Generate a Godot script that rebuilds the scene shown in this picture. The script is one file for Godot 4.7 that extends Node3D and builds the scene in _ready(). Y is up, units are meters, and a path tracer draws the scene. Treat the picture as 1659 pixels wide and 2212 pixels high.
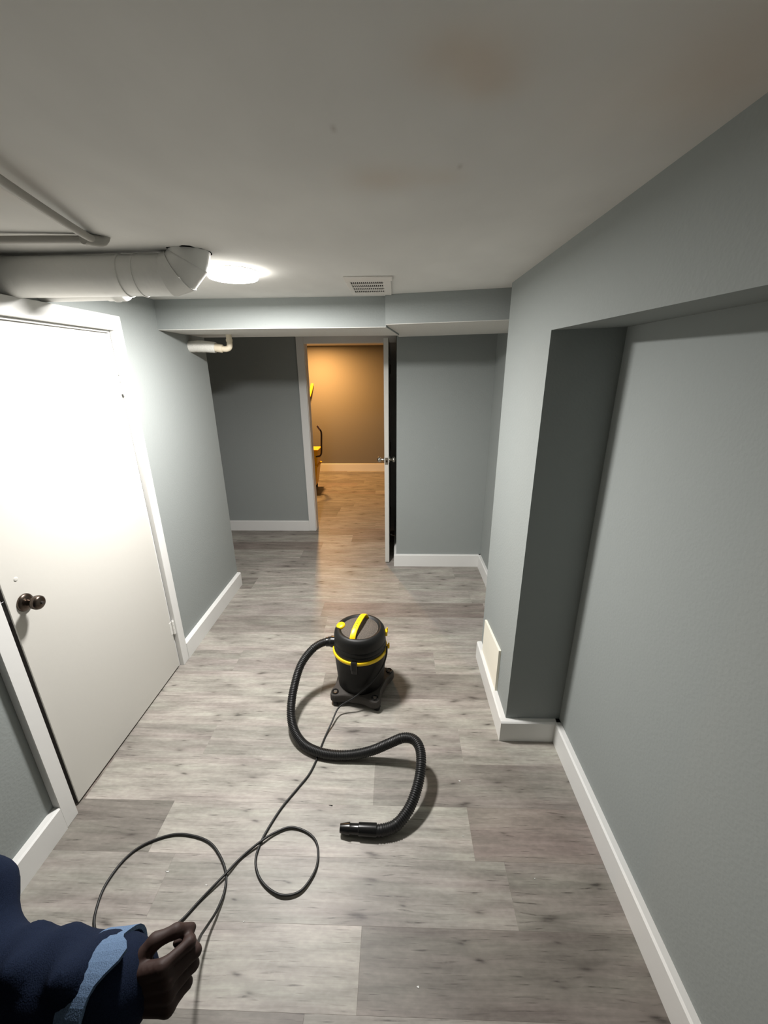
extends Node3D
# World measured in metres: x to the right, y up, the hall runs away from the camera along -z.
# Helpers take the depth d as a positive number (z = -d).

const CEIL := 2.19
var taken := {}
var M := {}
var rng := RandomNumberGenerator.new()

# ------------------------------------------------------------------ naming and tagging
func numbered(called: String) -> String:
	var n: int = taken.get(called, 0)
	taken[called] = n + 1
	return called if n == 0 else "%s_%03d" % [called, n]

func tag(o: Node, label: String, category: String, group := "") -> Node:
	o.set_meta("label", label)
	o.set_meta("category", category)
	if group != "":
		o.set_meta("group", group)
	return o

func thing(called: String, label: String, category: String, at := Vector3.ZERO, group := "") -> Node3D:
	var o := Node3D.new()
	o.name = numbered(called)
	add_child(o, true)
	o.position = at
	tag(o, label, category, group)
	return o

func obj(called: String, st: SurfaceTool, m: Material, parent: Node = null) -> MeshInstance3D:
	var o := MeshInstance3D.new()
	o.mesh = st.commit()
	o.material_override = m
	put(o, called, parent)
	return o

func put(o: Node3D, called: String, parent: Node) -> void:
	if parent == null:
		o.name = numbered(called)
		add_child(o, true)
	else:
		var n := 0
		for c in parent.get_children():
			if str(c.name).trim_suffix("_%03d" % n) == called or str(c.name) == called or str(c.name).begins_with(called + "_0"):
				n += 1
		o.name = called if n == 0 else "%s_%03d" % [called, n]
		parent.add_child(o, true)

func struct(o: Node, label := "", category := "") -> Node:
	o.set_meta("kind", "structure")
	if label != "":
		tag(o, label, category)
	return o

# ------------------------------------------------------------------ shapes
func P(x: float, y: float, d: float) -> Vector3:
	return Vector3(x, y, -d)

func mb() -> SurfaceTool:
	var st := SurfaceTool.new()
	st.begin(Mesh.PRIMITIVE_TRIANGLES)
	return st

# flat face of a convex solid, turned away from the solid's centre
func face(st: SurfaceTool, pts: Array, centre: Vector3) -> void:
	var n: Vector3 = (pts[1] - pts[0]).cross(pts[2] - pts[0]).normalized()
	var list: Array = pts.duplicate()
	if n.dot(pts[0] - centre) < 0.0:
		n = -n
		list.reverse()
	for i in range(1, list.size() - 1):
		for v in [list[0], list[i + 1], list[i]]:
			st.set_normal(n)
			st.set_uv(Vector2(v.x + v.z, v.y))
			st.add_vertex(v)

# box with chamfered edges, in a frame t
func bx(st: SurfaceTool, a: Vector3, b: Vector3, r := 0.002, t := Transform3D.IDENTITY) -> void:
	var lo := Vector3(minf(a.x, b.x), minf(a.y, b.y), minf(a.z, b.z))
	var hi := Vector3(maxf(a.x, b.x), maxf(a.y, b.y), maxf(a.z, b.z))
	var c := (lo + hi) / 2.0
	var h := (hi - lo) / 2.0
	r = minf(r, minf(h.x, minf(h.y, h.z)) * 0.9)
	var cw := t * c
	var at := func(sx: int, sy: int, sz: int, full: int) -> Vector3:
		var q := Vector3(sx * (h.x - r), sy * (h.y - r), sz * (h.z - r))
		q[full] += (r if q[full] > 0.0 else -r)
		return t * (c + q)
	for ax in 3:
		var u := (ax + 1) % 3
		var w := (ax + 2) % 3
		for s in [-1, 1]:
			var ring := []
			for k in [[-1, -1], [1, -1], [1, 1], [-1, 1]]:
				var sg := [0, 0, 0]
				sg[ax] = s
				sg[u] = k[0]
				sg[w] = k[1]
				ring.append(at.call(sg[0], sg[1], sg[2], ax))
			face(st, ring, cw)
		for su in [-1, 1]:
			for sw in [-1, 1]:
				var lo_s := [0, 0, 0]
				var hi_s := [0, 0, 0]
				lo_s[ax] = -1
				hi_s[ax] = 1
				for q in [lo_s, hi_s]:
					q[u] = su
					q[w] = sw
				face(st, [at.call(lo_s[0], lo_s[1], lo_s[2], u), at.call(hi_s[0], hi_s[1], hi_s[2], u), at.call(hi_s[0], hi_s[1], hi_s[2], w), at.call(lo_s[0], lo_s[1], lo_s[2], w)], cw)
	for sx in [-1, 1]:
		for sy in [-1, 1]:
			for sz in [-1, 1]:
				face(st, [at.call(sx, sy, sz, 0), at.call(sx, sy, sz, 1), at.call(sx, sy, sz, 2)], cw)

func box(x0: float, x1: float, y0: float, y1: float, d0: float, d1: float, r := 0.001) -> SurfaceTool:
	var st := mb()
	bx(st, P(x0, y0, d0), P(x1, y1, d1), r)
	return st

# convex prism: two matching rings of corners
func solid(st: SurfaceTool, low: Array, top: Array) -> void:
	var c := Vector3.ZERO
	for v in low + top:
		c += v
	c /= float(low.size() + top.size())
	face(st, low, c)
	face(st, top, c)
	for i in low.size():
		var j := (i + 1) % low.size()
		face(st, [low[i], low[j], top[j], top[i]], c)

# turned shape: profile of (radius, height)
func lathe(st: SurfaceTool, prof: Array, seg := 32, t := Transform3D.IDENTITY, sx := 1.0, sz := 1.0) -> void:
	var ns := []
	for i in prof.size() - 1:
		var e: Vector2 = prof[i + 1] - prof[i]
		ns.append(Vector2(e.y, -e.x).normalized() if e.length() > 1e-7 else Vector2(1, 0))
	for i in prof.size() - 1:
		var n0: Vector2 = ns[i]
		var n1: Vector2 = ns[i]
		if i > 0 and ns[i - 1].dot(ns[i]) > 0.72:
			n0 = (ns[i - 1] + ns[i]).normalized()
		if i < ns.size() - 1 and ns[i + 1].dot(ns[i]) > 0.72:
			n1 = (ns[i + 1] + ns[i]).normalized()
		for k in seg:
			var a := TAU * k / seg
			var b := TAU * (k + 1) / seg
			var v := []
			for q in [[a, i, n0], [b, i, n0], [b, i + 1, n1], [a, i + 1, n1]]:
				var ca := cos(q[0])
				var sa := sin(q[0])
				var p2: Vector2 = prof[q[1]]
				var nn: Vector2 = q[2]
				v.append([t * Vector3(p2.x * ca * sx, p2.y, p2.x * sa * sz), (t.basis * Vector3(nn.x * ca / sx, nn.y, nn.x * sa / sz)).normalized(), Vector2(q[0] / TAU, p2.y)])
			for tri in [[0, 1, 2], [0, 2, 3]]:
				for m in tri:
					st.set_normal(v[m][1])
					st.set_uv(v[m][2])
					st.add_vertex(v[m][0])

# tube along points, one radius per point (or one for all)
func tube(st: SurfaceTool, pts: Array, rad, seg := 14, caps := true) -> void:
	var n := pts.size()
	var rr := []
	for i in n:
		rr.append(float(rad[i]) if rad is Array else float(rad))
	var tang := []
	var along := [0.0]
	for i in n:
		tang.append(((pts[mini(i + 1, n - 1)] as Vector3) - pts[maxi(i - 1, 0)]).normalized())
		if i > 0:
			along.append(along[i - 1] + (pts[i] - pts[i - 1]).length())
	var up: Vector3 = Vector3.UP if absf(tang[0].y) < 0.9 else Vector3.RIGHT
	var u: Vector3 = (up - tang[0] * up.dot(tang[0])).normalized()
	var rings := []
	for i in n:
		u = (u - tang[i] * u.dot(tang[i])).normalized()
		var w: Vector3 = tang[i].cross(u)
		var a := maxi(i - 1, 0)
		var b := mini(i + 1, n - 1)
		var slope: float = (rr[b] - rr[a]) / maxf(along[b] - along[a], 1e-6)
		var ring := []
		for k in seg + 1:
			var ang := TAU * k / seg
			var r: Vector3 = u * cos(ang) + w * sin(ang)
			ring.append([pts[i] + r * rr[i], (r - tang[i] * slope).normalized(), Vector2(float(k) / seg, along[i])])
		rings.append(ring)
	for i in n - 1:
		for k in seg:
			var q := [rings[i][k], rings[i][k + 1], rings[i + 1][k + 1], rings[i + 1][k]]
			for m in [0, 2, 1, 0, 3, 2]:
				st.set_normal(q[m][1])
				st.set_uv(q[m][2])
				st.add_vertex(q[m][0])
	if caps:
		for e in [0, n - 1]:
			var nn: Vector3 = -tang[0] if e == 0 else tang[n - 1]
			for k in seg:
				var t3 := [pts[e], rings[e][k][0], rings[e][k + 1][0]]
				if e == 0:
					t3.reverse()
				for v in [t3[0], t3[2], t3[1]]:
					st.set_normal(nn)
					st.set_uv(Vector2.ZERO)
					st.add_vertex(v)

# smooth line through points, spaced about step apart
func spline(pts: Array, step := 0.01) -> Array:
	var out := []
	for i in pts.size() - 1:
		var a: Vector3 = pts[maxi(i - 1, 0)]
		var b: Vector3 = pts[i]
		var c: Vector3 = pts[i + 1]
		var d: Vector3 = pts[mini(i + 2, pts.size() - 1)]
		var m := maxi(2, int((c - b).length() / step))
		for k in m:
			out.append(b.cubic_interpolate(c, a, d, float(k) / m))
	out.append(pts[-1])
	# even the spacing
	var even := [out[0]]
	for v in out:
		if (v - even[-1]).length() >= step * 0.9:
			even.append(v)
	even.append(out[-1])
	return even

# ------------------------------------------------------------------ smooth bodies: capsules joined and meshed as surface nets
func nets(st: SurfaceTool, bones: Array, cell: float, k: float) -> void:
	var lo := Vector3.INF
	var hi := -Vector3.INF
	for b in bones:
		var r := maxf(b[2], b[3]) + k
		for e in [b[0], b[1]]:
			lo = lo.min(e - Vector3.ONE * r)
			hi = hi.max(e + Vector3.ONE * r)
	lo -= Vector3.ONE * cell * 2
	var nx := int((hi.x - lo.x) / cell) + 3
	var ny := int((hi.y - lo.y) / cell) + 3
	var nz := int((hi.z - lo.z) / cell) + 3
	var f := PackedFloat32Array()
	f.resize(nx * ny * nz)
	f.fill(9.0)
	for b in bones:
		var a: Vector3 = b[0]
		var e: Vector3 = b[1]
		var ra: float = b[2]
		var rb: float = b[3]
		var ab := e - a
		var ll := maxf(ab.length_squared(), 1e-9)
		var m := maxf(ra, rb) + k + cell * 2
		var i0 := (a.min(e) - Vector3.ONE * m - lo) / cell
		var i1 := (a.max(e) + Vector3.ONE * m - lo) / cell
		for z in range(maxi(0, int(i0.z)), mini(nz, int(i1.z) + 1)):
			for y in range(maxi(0, int(i0.y)), mini(ny, int(i1.y) + 1)):
				var row := (z * ny + y) * nx
				for x in range(maxi(0, int(i0.x)), mini(nx, int(i1.x) + 1)):
					var p := lo + Vector3(x, y, z) * cell
					var h := clampf((p - a).dot(ab) / ll, 0.0, 1.0)
					var d := (p - a - ab * h).length() - lerpf(ra, rb, h)
					var g := f[row + x]
					var q := maxf(k - absf(g - d), 0.0) / k
					f[row + x] = minf(g, d) - q * q * k * 0.25
	var ids := PackedInt32Array()
	ids.resize(f.size())
	ids.fill(-1)
	var vs: Array[Vector3] = []
	var steps := [0, 1, nx, nx + 1, nx * ny, nx * ny + 1, nx * ny + nx, nx * ny + nx + 1]
	var corner := [Vector3(0, 0, 0), Vector3(1, 0, 0), Vector3(0, 1, 0), Vector3(1, 1, 0), Vector3(0, 0, 1), Vector3(1, 0, 1), Vector3(0, 1, 1), Vector3(1, 1, 1)]
	var edges := [[0, 1], [2, 3], [4, 5], [6, 7], [0, 2], [1, 3], [4, 6], [5, 7], [0, 4], [1, 5], [2, 6], [3, 7]]
	for z in nz - 1:
		for y in ny - 1:
			for x in nx - 1:
				var at := (z * ny + y) * nx + x
				if f[at] > cell * 3.0 or f[at] < -cell * 3.0:
					continue
				var c := Vector3.ZERO
				var n := 0
				for ed in edges:
					var d0: float = f[at + steps[ed[0]]]
					var d1: float = f[at + steps[ed[1]]]
					if (d0 < 0.0) != (d1 < 0.0):
						c += corner[ed[0]].lerp(corner[ed[1]], d0 / (d0 - d1))
						n += 1
				if n > 0:
					ids[at] = vs.size()
					vs.append(lo + (Vector3(x, y, z) + c / n) * cell)
	var ns: Array[Vector3] = []
	for v in vs:
		ns.append(Vector3.ZERO)
	var tris := PackedInt32Array()
	var stride := [1, nx, nx * ny]
	for z in range(1, nz - 1):
		for y in range(1, ny - 1):
			for x in range(1, nx - 1):
				var at := (z * ny + y) * nx + x
				var d0 := f[at]
				if absf(d0) > cell * 2.0:
					continue
				for ax in 3:
					var d1 := f[at + stride[ax]]
					if (d0 < 0.0) == (d1 < 0.0):
						continue
					var u: int = stride[(ax + 1) % 3]
					var w: int = stride[(ax + 2) % 3]
					var q := [ids[at], ids[at - u], ids[at - u - w], ids[at - w]]
					if q.min() < 0:
						continue
					if d0 < 0.0:
						q.reverse()
					for t in [[0, 1, 2], [0, 2, 3]]:
						var i: int = q[t[0]]
						var j: int = q[t[1]]
						var l: int = q[t[2]]
						var nn := (vs[l] - vs[i]).cross(vs[j] - vs[i])
						ns[i] += nn
						ns[j] += nn
						ns[l] += nn
						tris.append_array([i, j, l])
	for i in tris:
		st.set_normal(ns[i].normalized())
		st.set_uv(Vector2(vs[i].x, vs[i].y))
		st.add_vertex(vs[i])

# ------------------------------------------------------------------ materials
func mat(c: Color, rough := 0.6, metal := 0.0, spec := 0.5) -> StandardMaterial3D:
	var m := StandardMaterial3D.new()
	m.albedo_color = c
	m.roughness = rough
	m.metallic = metal
	m.metallic_specular = spec
	return m

func rgb(r: int, g: int, b: int) -> Color:
	return Color(r / 255.0, g / 255.0, b / 255.0)

func noise(s: int, freq: float, oct := 3) -> FastNoiseLite:
	var n := FastNoiseLite.new()
	n.seed = s
	n.frequency = freq
	n.fractal_octaves = oct
	n.noise_type = FastNoiseLite.TYPE_SIMPLEX_SMOOTH
	return n

# fine relief of rolled paint, denim or moulded plastic, laid on by triplanar mapping
func relief(m: StandardMaterial3D, s: int, freq: float, size: float, depth: float, contrast := 0.0) -> StandardMaterial3D:
	var n := noise(s, freq, 3)
	var img := n.get_seamless_image(256, 256)
	if contrast > 0.0:
		var col := Image.create(256, 256, false, Image.FORMAT_RGB8)
		for y in 256:
			for x in 256:
				var v := 1.0 - contrast + contrast * img.get_pixel(x, y).r
				col.set_pixel(x, y, Color(v, v, v))
		m.albedo_texture = ImageTexture.create_from_image(col)
	img.bump_map_to_normal_map(depth)
	m.normal_enabled = true
	m.normal_texture = ImageTexture.create_from_image(img)
	m.normal_scale = 1.0
	m.uv1_triplanar = true
	m.uv1_world_triplanar = true
	m.uv1_scale = Vector3.ONE / size
	return m

# one printed vinyl plank: grain that flows round its knots
func plank_image(s: int) -> Image:
	var w := 1024
	var h := 160
	var r := RandomNumberGenerator.new()
	r.seed = 900 + s
	var knots := []
	for i in r.randi_range(4, 8):
		knots.append([r.randf_range(0.04, 1.25), r.randf_range(0.015, 0.19), r.randf_range(0.0035, 0.0075) if r.randf() < 0.7 else r.randf_range(0.008, 0.012), r.randf_range(0.5, 1.0)])
	var long_streak := noise(s * 7 + 1, 1.0, 2)
	var fine := noise(s * 7 + 2, 1.0, 3)
	var tone := noise(s * 7 + 3, 1.0, 3)
	var pores := noise(s * 7 + 4, 1.0, 2)
	var dark := Color(0.26, 0.245, 0.23)
	var pale := Color(0.72, 0.707, 0.68)
	var img := Image.create(w, h, false, Image.FORMAT_RGB8)
	for py in h:
		var y := 0.204 * (py + 0.5) / h
		for px in w:
			var x := 1.29 * (px + 0.5) / w
			var yy := y + 0.004 * sin(x * 5.0 + s)
			var spot := 0.0
			for kn in knots:
				var kr: float = kn[2]
				var dx: float = (x - kn[0]) / (kr * 7.0)
				var dy: float = (y - kn[1]) / (kr * 2.6)
				var rr: float = dx * dx + dy * dy
				if rr < 6.0:
					var g := exp(-rr)
					yy += kr * 1.7 * g * (dy / (absf(dy) + 0.25))
					var cx: float = (x - kn[0]) / (kr * 2.6)
					var cy: float = (y - kn[1] - 0.12 * (x - kn[0])) / (kr * 0.7)
					spot += kn[3] * (0.62 * exp(-(cx * cx + cy * cy)) + 0.17 * g)
			var cloud := tone.get_noise_2d(x * 2.4, yy * 14.0)
			var grit := fine.get_noise_2d(x * 9.0, yy * 210.0)
			var mottle := tone.get_noise_2d(x * 26.0 + 9.0, yy * 60.0)
			var v := 0.67 + 0.20 * cloud + 0.09 * long_streak.get_noise_2d(x * 1.8, yy * 55.0) + 0.05 * grit + 0.08 * mottle
			var po := pores.get_noise_2d(x * 5.5, yy * 110.0)
			if po > 0.40:
				v -= (po - 0.40) * 1.3 * (0.6 + mottle)
			v = clampf(v - spot * 0.8 * (1.0 + 0.7 * mottle + 0.4 * grit), 0.0, 1.0)
			# the print drifts between a pinkish and a greenish grey
			var hue := long_streak.get_noise_2d(x * 1.1 + 40.0, yy * 11.0)
			var c := dark.lerp(pale, v)
			img.set_pixel(px, py, Color(c.r * (1.0 + 0.022 * hue), c.g * (1.0 - 0.004 * hue), c.b * (1.0 + 0.012 * hue)))
	return img

func ceiling_image() -> Image:
	var n := noise(51, 0.006, 4)
	var fine := noise(52, 0.05, 2)
	var img := Image.create(512, 512, false, Image.FORMAT_RGB8)
	# water-stained, filled and touched-up patches, in ceiling metres (x, d, radius, strength)
	var warm := [[0.09, 0.70, 0.07, 1.0], [0.13, 0.76, 0.05, 0.7], [-0.036, 1.056, 0.08, 0.6], [0.1, 1.06, 0.05, 0.4], [-0.9, 1.0, 0.15, 0.35], [0.44, 0.78, 0.16, 0.5], [0.55, 0.6, 0.2, 0.6]]
	var dots := [[0.13, 1.022], [-0.112, 0.863]]
	for py in 512:
		for px in 512:
			var x := -3.0 + 4.2 * px / 512.0
			var d := -1.8 + 9.6 * py / 512.0
			var v := 0.965 + 0.035 * n.get_noise_2d(px * 2.0, py * 4.0) + 0.012 * fine.get_noise_2d(px, py)
			var w := 0.0
			for q in warm:
				w += q[3] * exp(-((x - q[0]) * (x - q[0]) + (d - q[1]) * (d - q[1]) * 1.4) / (q[2] * q[2]))
			w = minf(w, 1.0) * (0.8 + 0.4 * n.get_noise_2d(px * 6.0, py * 9.0))
			img.set_pixel(px, py, Color(v * (1.0 - 0.035 * w), v * (1.0 - 0.085 * w), v * (1.0 - 0.13 * w)))
	for q in dots:
		var px := int((q[0] + 3.0) / 4.2 * 512)
		var py := int((q[1] + 1.8) / 9.6 * 512)
		img.set_pixel(px, py, Color(0.86, 0.85, 0.84))
	return img

func make_materials() -> void:
	M.wall = relief(mat(rgb(146, 151, 149), 0.75, 0.0, 0.3), 3, 0.09, 0.35, 0.35)
	M.room_wall = relief(mat(rgb(120, 117, 111), 0.75, 0.0, 0.3), 18, 0.09, 0.35, 0.35)
	M.white = relief(mat(rgb(222, 222, 219), 0.42, 0.0, 0.5), 4, 0.05, 0.5, 0.1)
	M.door = relief(mat(rgb(199, 197, 190), 0.5, 0.0, 0.4), 5, 0.05, 0.6, 0.08)
	M.soffit = relief(mat(rgb(214, 213, 208), 0.8, 0.0, 0.3), 6, 0.09, 0.35, 1.0)
	M.cream = mat(rgb(238, 234, 218), 0.5)
	M.dark_gap = mat(rgb(34, 29, 25), 0.9)  # near black, used as the shade in gaps, slots and the ceiling hole
	M.chrome = mat(rgb(196, 190, 180), 0.16, 1.0)
	M.bronze = mat(rgb(92, 82, 74), 0.28, 1.0)
	M.hinge = mat(rgb(216, 215, 210), 0.4)
	M.brass = mat(rgb(190, 180, 165), 0.3, 0.9)
	M.duct = relief(mat(rgb(224, 224, 220), 0.38, 0.0, 0.5), 8, 0.03, 0.4, 0.9)
	M.pipe = mat(rgb(168, 165, 158), 0.6)
	M.pvc = mat(rgb(226, 214, 190), 0.45)
	M.wrap = relief(mat(rgb(228, 226, 218), 0.8), 9, 0.06, 0.2, 2.0)
	M.vent = mat(rgb(224, 220, 214), 0.5)
	M.black = relief(mat(rgb(15, 15, 14), 0.5, 0.0, 0.32), 10, 0.2, 0.1, 0.6)
	M.deck = relief(mat(rgb(64, 59, 54), 0.7), 16, 0.1, 0.1, 0.6, 0.3)
	M.lid = relief(mat(rgb(20, 20, 19), 0.48, 0.0, 0.4), 13, 0.2, 0.1, 0.6)
	M.dusty = relief(mat(rgb(104, 95, 86), 0.85), 11, 0.06, 0.12, 1.5, 0.35)
	M.gloss = mat(rgb(20, 20, 20), 0.25)
	M.yellow = mat(rgb(240, 200, 18), 0.38)
	M.hose = mat(rgb(18, 18, 18), 0.4)
	M.cord = mat(rgb(18, 18, 18), 0.5)
	M.rubber = mat(rgb(22, 22, 22), 0.7)
	M.mop_yellow = mat(rgb(238, 186, 10), 0.42)
	M.stick = mat(rgb(250, 196, 40), 0.4)
	M.steel = mat(rgb(60, 48, 42), 0.45, 0.4)
	M.grip = mat(rgb(150, 130, 140), 0.6)
	M.denim = relief(mat(rgb(34, 44, 66), 0.9, 0.0, 0.2), 14, 0.12, 0.09, 2.0, 0.35)
	M.lit_denim = relief(mat(rgb(120, 146, 180), 0.9, 0.0, 0.2), 17, 0.12, 0.09, 2.0, 0.3)  # paler copy of the denim, coloured as its lamp-lit edge
	M.jeans = relief(mat(rgb(34, 42, 78), 0.85, 0.0, 0.3), 15, 0.12, 0.09, 2.0, 0.3)
	M.skin = mat(rgb(52, 32, 26), 0.65)
	M.hair = mat(rgb(24, 20, 18), 0.8)
	M.boot = mat(rgb(44, 30, 24), 0.6)
	M.eye = mat(rgb(120, 112, 104), 0.4)
	var cm := mat(Color.WHITE, 0.9, 0.0, 0.2)
	cm.albedo_color = rgb(230, 229, 225)
	cm.albedo_texture = ImageTexture.create_from_image(ceiling_image())
	M.ceiling = cm
	var lamp := mat(Color(1, 1, 1), 0.4)
	lamp.emission_enabled = true
	lamp.emission = Color(1.0, 0.985, 0.955)
	lamp.emission_energy_multiplier = 9.0
	M.lamp = lamp
	var warm := mat(Color(1, 1, 1), 0.4)
	warm.emission_enabled = true
	warm.emission = Color(1.0, 0.75, 0.45)
	warm.emission_energy_multiplier = 3.0
	M.warm_lamp = warm

# ------------------------------------------------------------------ the scene
func _ready() -> void:
	rng.seed = 20
	# camera: an ultra-wide phone lens held at 1.8 m, tipped down
	var cam := Camera3D.new()
	cam.name = "camera"
	add_child(cam)
	cam.transform = Transform3D(Basis(Vector3(0.999566, -0.007995, -0.028348), Vector3(-0.001861, 0.943398, -0.331657), Vector3(0.029395, 0.331566, 0.942974)).orthonormalized(), Vector3(0, 1.8, 0))
	cam.fov = 103.19
	cam.near = 0.03
	cam.far = 60.0
	cam.current = true
	var we := WorldEnvironment.new()
	we.name = "environment"
	var env := Environment.new()
	env.background_mode = Environment.BG_COLOR
	env.background_color = Color.BLACK
	env.tonemap_mode = Environment.TONE_MAPPER_LINEAR
	env.tonemap_exposure = 3.3
	env.sdfgi_enabled = true
	env.ssao_enabled = true
	env.ssil_enabled = true
	we.environment = env
	add_child(we)
	# the hall's disc light and the far room's recessed light
	area_light("hall_light", P(-0.68, 2.152, 1.905), 0.19, Color(1.0, 0.988, 0.978), 2.06)
	area_light("far_room_light", P(-1.32, 2.180, 6.75), 0.13, Color(1.0, 0.745, 0.45), 2.9)

	make_materials()
	build_shell()
	build_floor()
	build_doors()
	build_trim()
	build_ceiling_things()
	build_vacuum()
	build_mop_bucket()
	build_person()
	build_debris()

func area_light(called: String, at: Vector3, size: float, c: Color, energy: float) -> void:
	var l := AreaLight3D.new()
	l.name = called
	l.area_size = Vector2(size, size)
	l.light_color = c
	l.light_energy = energy
	l.shadow_enabled = true
	l.set("area_range", 12.0)
	l.set("area_attenuation", 2.0)
	l.rotation.x = -PI / 2
	l.position = at
	add_child(l)

# ---- walls, ceiling, beam
func build_shell() -> void:
	# left wall with its door opening
	var wl := CSGBox3D.new()
	wl.size = Vector3(0.12, CEIL, 6.665)
	wl.material = M.wall
	wl.position = P(-1.458, CEIL / 2, -0.1675)
	put(wl, "wall_left", null)
	var hole := CSGBox3D.new()
	hole.operation = CSGShape3D.OPERATION_SUBTRACTION
	hole.size = Vector3(0.3, 2.1, 0.952)
	hole.position = Vector3(0, 0.94 - CEIL / 2, -(1.647 + 0.1675))
	hole.material = M.wall
	hole.name = "door_opening"
	wl.add_child(hole)
	struct(wl, "grey painted wall on the left holding the white door", "wall")
	# far wall with the doorway
	var wf := CSGBox3D.new()
	wf.size = Vector3(2.87, CEIL, 0.12)
	wf.material = M.wall
	wf.position = P(-1.421, CEIL / 2, 4.526)
	put(wf, "wall_far", null)
	var hole2 := CSGBox3D.new()
	hole2.operation = CSGShape3D.OPERATION_SUBTRACTION
	hole2.size = Vector3(0.92, 2.4, 0.3)
	hole2.position = Vector3(-0.5 + 1.421, 0.875 - CEIL / 2, 0)
	hole2.material = M.wall
	hole2.name = "door_opening"
	wf.add_child(hole2)
	struct(wf, "dark grey wall in shade round the far doorway", "wall")
	struct(obj("wall_alcove", box(-2.97, -2.86, 0, CEIL, 3.05, 4.7), M.wall), "grey wall closing the alcove left of the doorway", "wall")
	struct(obj("wall_return", box(-2.97, -1.518, 0, CEIL, 2.9, 3.165), M.wall), "grey wall behind the left wall's end", "wall")
	# closet block to the right of the open door
	struct(obj("wall_middle", box(0.004, 1.0, 0, CEIL, 3.559, 4.6), M.wall), "grey wall right of the open door, white baseboard below", "wall")
	struct(obj("wall_right_far", box(0.81, 0.97, 0, CEIL, 2.2, 3.559), M.wall), "short grey side wall between column and middle wall", "wall")
	# column and the header over the niche
	struct(obj("wall_column", box(0.56, 0.97, 0, CEIL, 1.618, 2.235, 0.0002), M.wall), "pale grey boxed column at the right with a cream panel", "wall")
	var hd := mb()
	solid(hd, [P(0.56, 1.929, 1.618), P(0.97, 1.941, 1.618), P(0.97, 1.941, -3.5), P(0.56, 1.855, -3.5)], [P(0.56, CEIL, 1.618), P(0.97, CEIL, 1.618), P(0.97, CEIL, -3.5), P(0.56, CEIL, -3.5)])
	struct(obj("wall_header", hd, M.wall), "grey boxed header running above the right niche", "wall")
	struct(obj("wall_right", box(0.829, 0.97, 0, 1.95, -3.5, 1.618), M.wall), "large grey wall panel inside the right niche", "wall")
	struct(obj("wall_back", box(-1.55, 1.0, 0, CEIL, -3.62, -3.5), M.wall), "grey wall behind the viewer", "wall")
	# the room beyond the doorway
	struct(obj("wall_room_back", box(-3.1, 1.3, 0, CEIL, 7.458, 7.58), M.room_wall), "tan lit back wall of the room past the doorway", "wall")
	struct(obj("wall_room_left", box(-3.1, -2.97, 0, CEIL, 4.5, 7.46), M.room_wall), "left wall of the room past the doorway", "wall")
	struct(obj("wall_room_right", box(1.18, 1.3, 0, CEIL, 4.5, 7.46), M.room_wall), "right wall of the room past the doorway", "wall")
	struct(obj("wall_room_front", box(0.9, 1.3, 0, CEIL, 4.46, 4.6), M.room_wall), "near wall of the room past the doorway", "wall")
	# closet behind the left door
	var cl := mb()
	bx(cl, P(-2.2, 0, 0.9), P(-2.3, CEIL, 2.5), 0.001)
	struct(obj("wall_closet", cl, M.wall), "wall of the closet behind the left door", "wall")
	struct(obj("wall_closet_near", box(-2.3, -1.518, 0, CEIL, 0.85, 0.95), M.wall), "near side wall of the closet", "wall")
	struct(obj("wall_closet_far", box(-2.3, -1.518, 0, CEIL, 2.4, 2.5), M.wall), "far side wall of the closet", "wall")
	# ceiling, with UVs in ceiling metres for its stains
	var ce := mb()
	var cs := [P(-3.0, CEIL, -3.6), P(1.2, CEIL, -3.6), P(1.2, CEIL, 7.8), P(-3.0, CEIL, 7.8)]
	var uv := [Vector2(0, -0.1875), Vector2(1, -0.1875), Vector2(1, 1), Vector2(0, 1)]
	for t in [0, 1, 2, 0, 2, 3]:
		ce.set_normal(Vector3.DOWN)
		ce.set_uv(uv[t])
		ce.add_vertex(cs[t])
	bx(ce, P(-3.1, CEIL + 0.0005, -3.62), P(1.3, CEIL + 0.12, 7.8), 0.001)
	struct(obj("ceiling", ce, M.ceiling), "low white ceiling with faint stains and patches", "ceiling")
	# dropped beam across the hall: two lengths that do not quite line up, white below
	var b1 := mb()
	solid(b1, [P(-1.398, 2.031, 2.563), P(-0.058, 2.031, 2.553), P(0.02, 2.031, 3.16), P(-1.398, 2.031, 3.165)], [P(-1.398, CEIL, 2.573), P(-0.058, CEIL, 2.563), P(0.02, CEIL, 3.16), P(-1.398, CEIL, 3.165)])
	var beam := obj("wall_beam", b1, M.wall)
	struct(beam, "left length of the dropped grey beam across the hall", "beam")
	var s1 := mb()
	solid(s1, [P(-1.397, 2.028, 2.565), P(-0.06, 2.028, 2.555), P(0.018, 2.028, 3.158), P(-1.397, 2.028, 3.163)], [P(-1.397, 2.0315, 2.565), P(-0.06, 2.0315, 2.555), P(0.018, 2.0315, 3.158), P(-1.397, 2.0315, 3.163)])
	obj("soffit", s1, M.soffit, beam)
	var b2 := mb()
	solid(b2, [P(-0.061, 2.041, 2.509), P(0.808, 2.041, 2.306), P(0.812, 2.041, 3.19), P(0.02, 2.041, 3.45)], [P(-0.061, CEIL, 2.509), P(0.808, CEIL, 2.306), P(0.812, CEIL, 3.19), P(0.02, CEIL, 3.45)])
	var beam2 := obj("wall_beam", b2, M.wall)
	struct(beam2, "right length of the dropped grey beam, jutting nearer", "beam")
	var s2 := mb()
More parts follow.
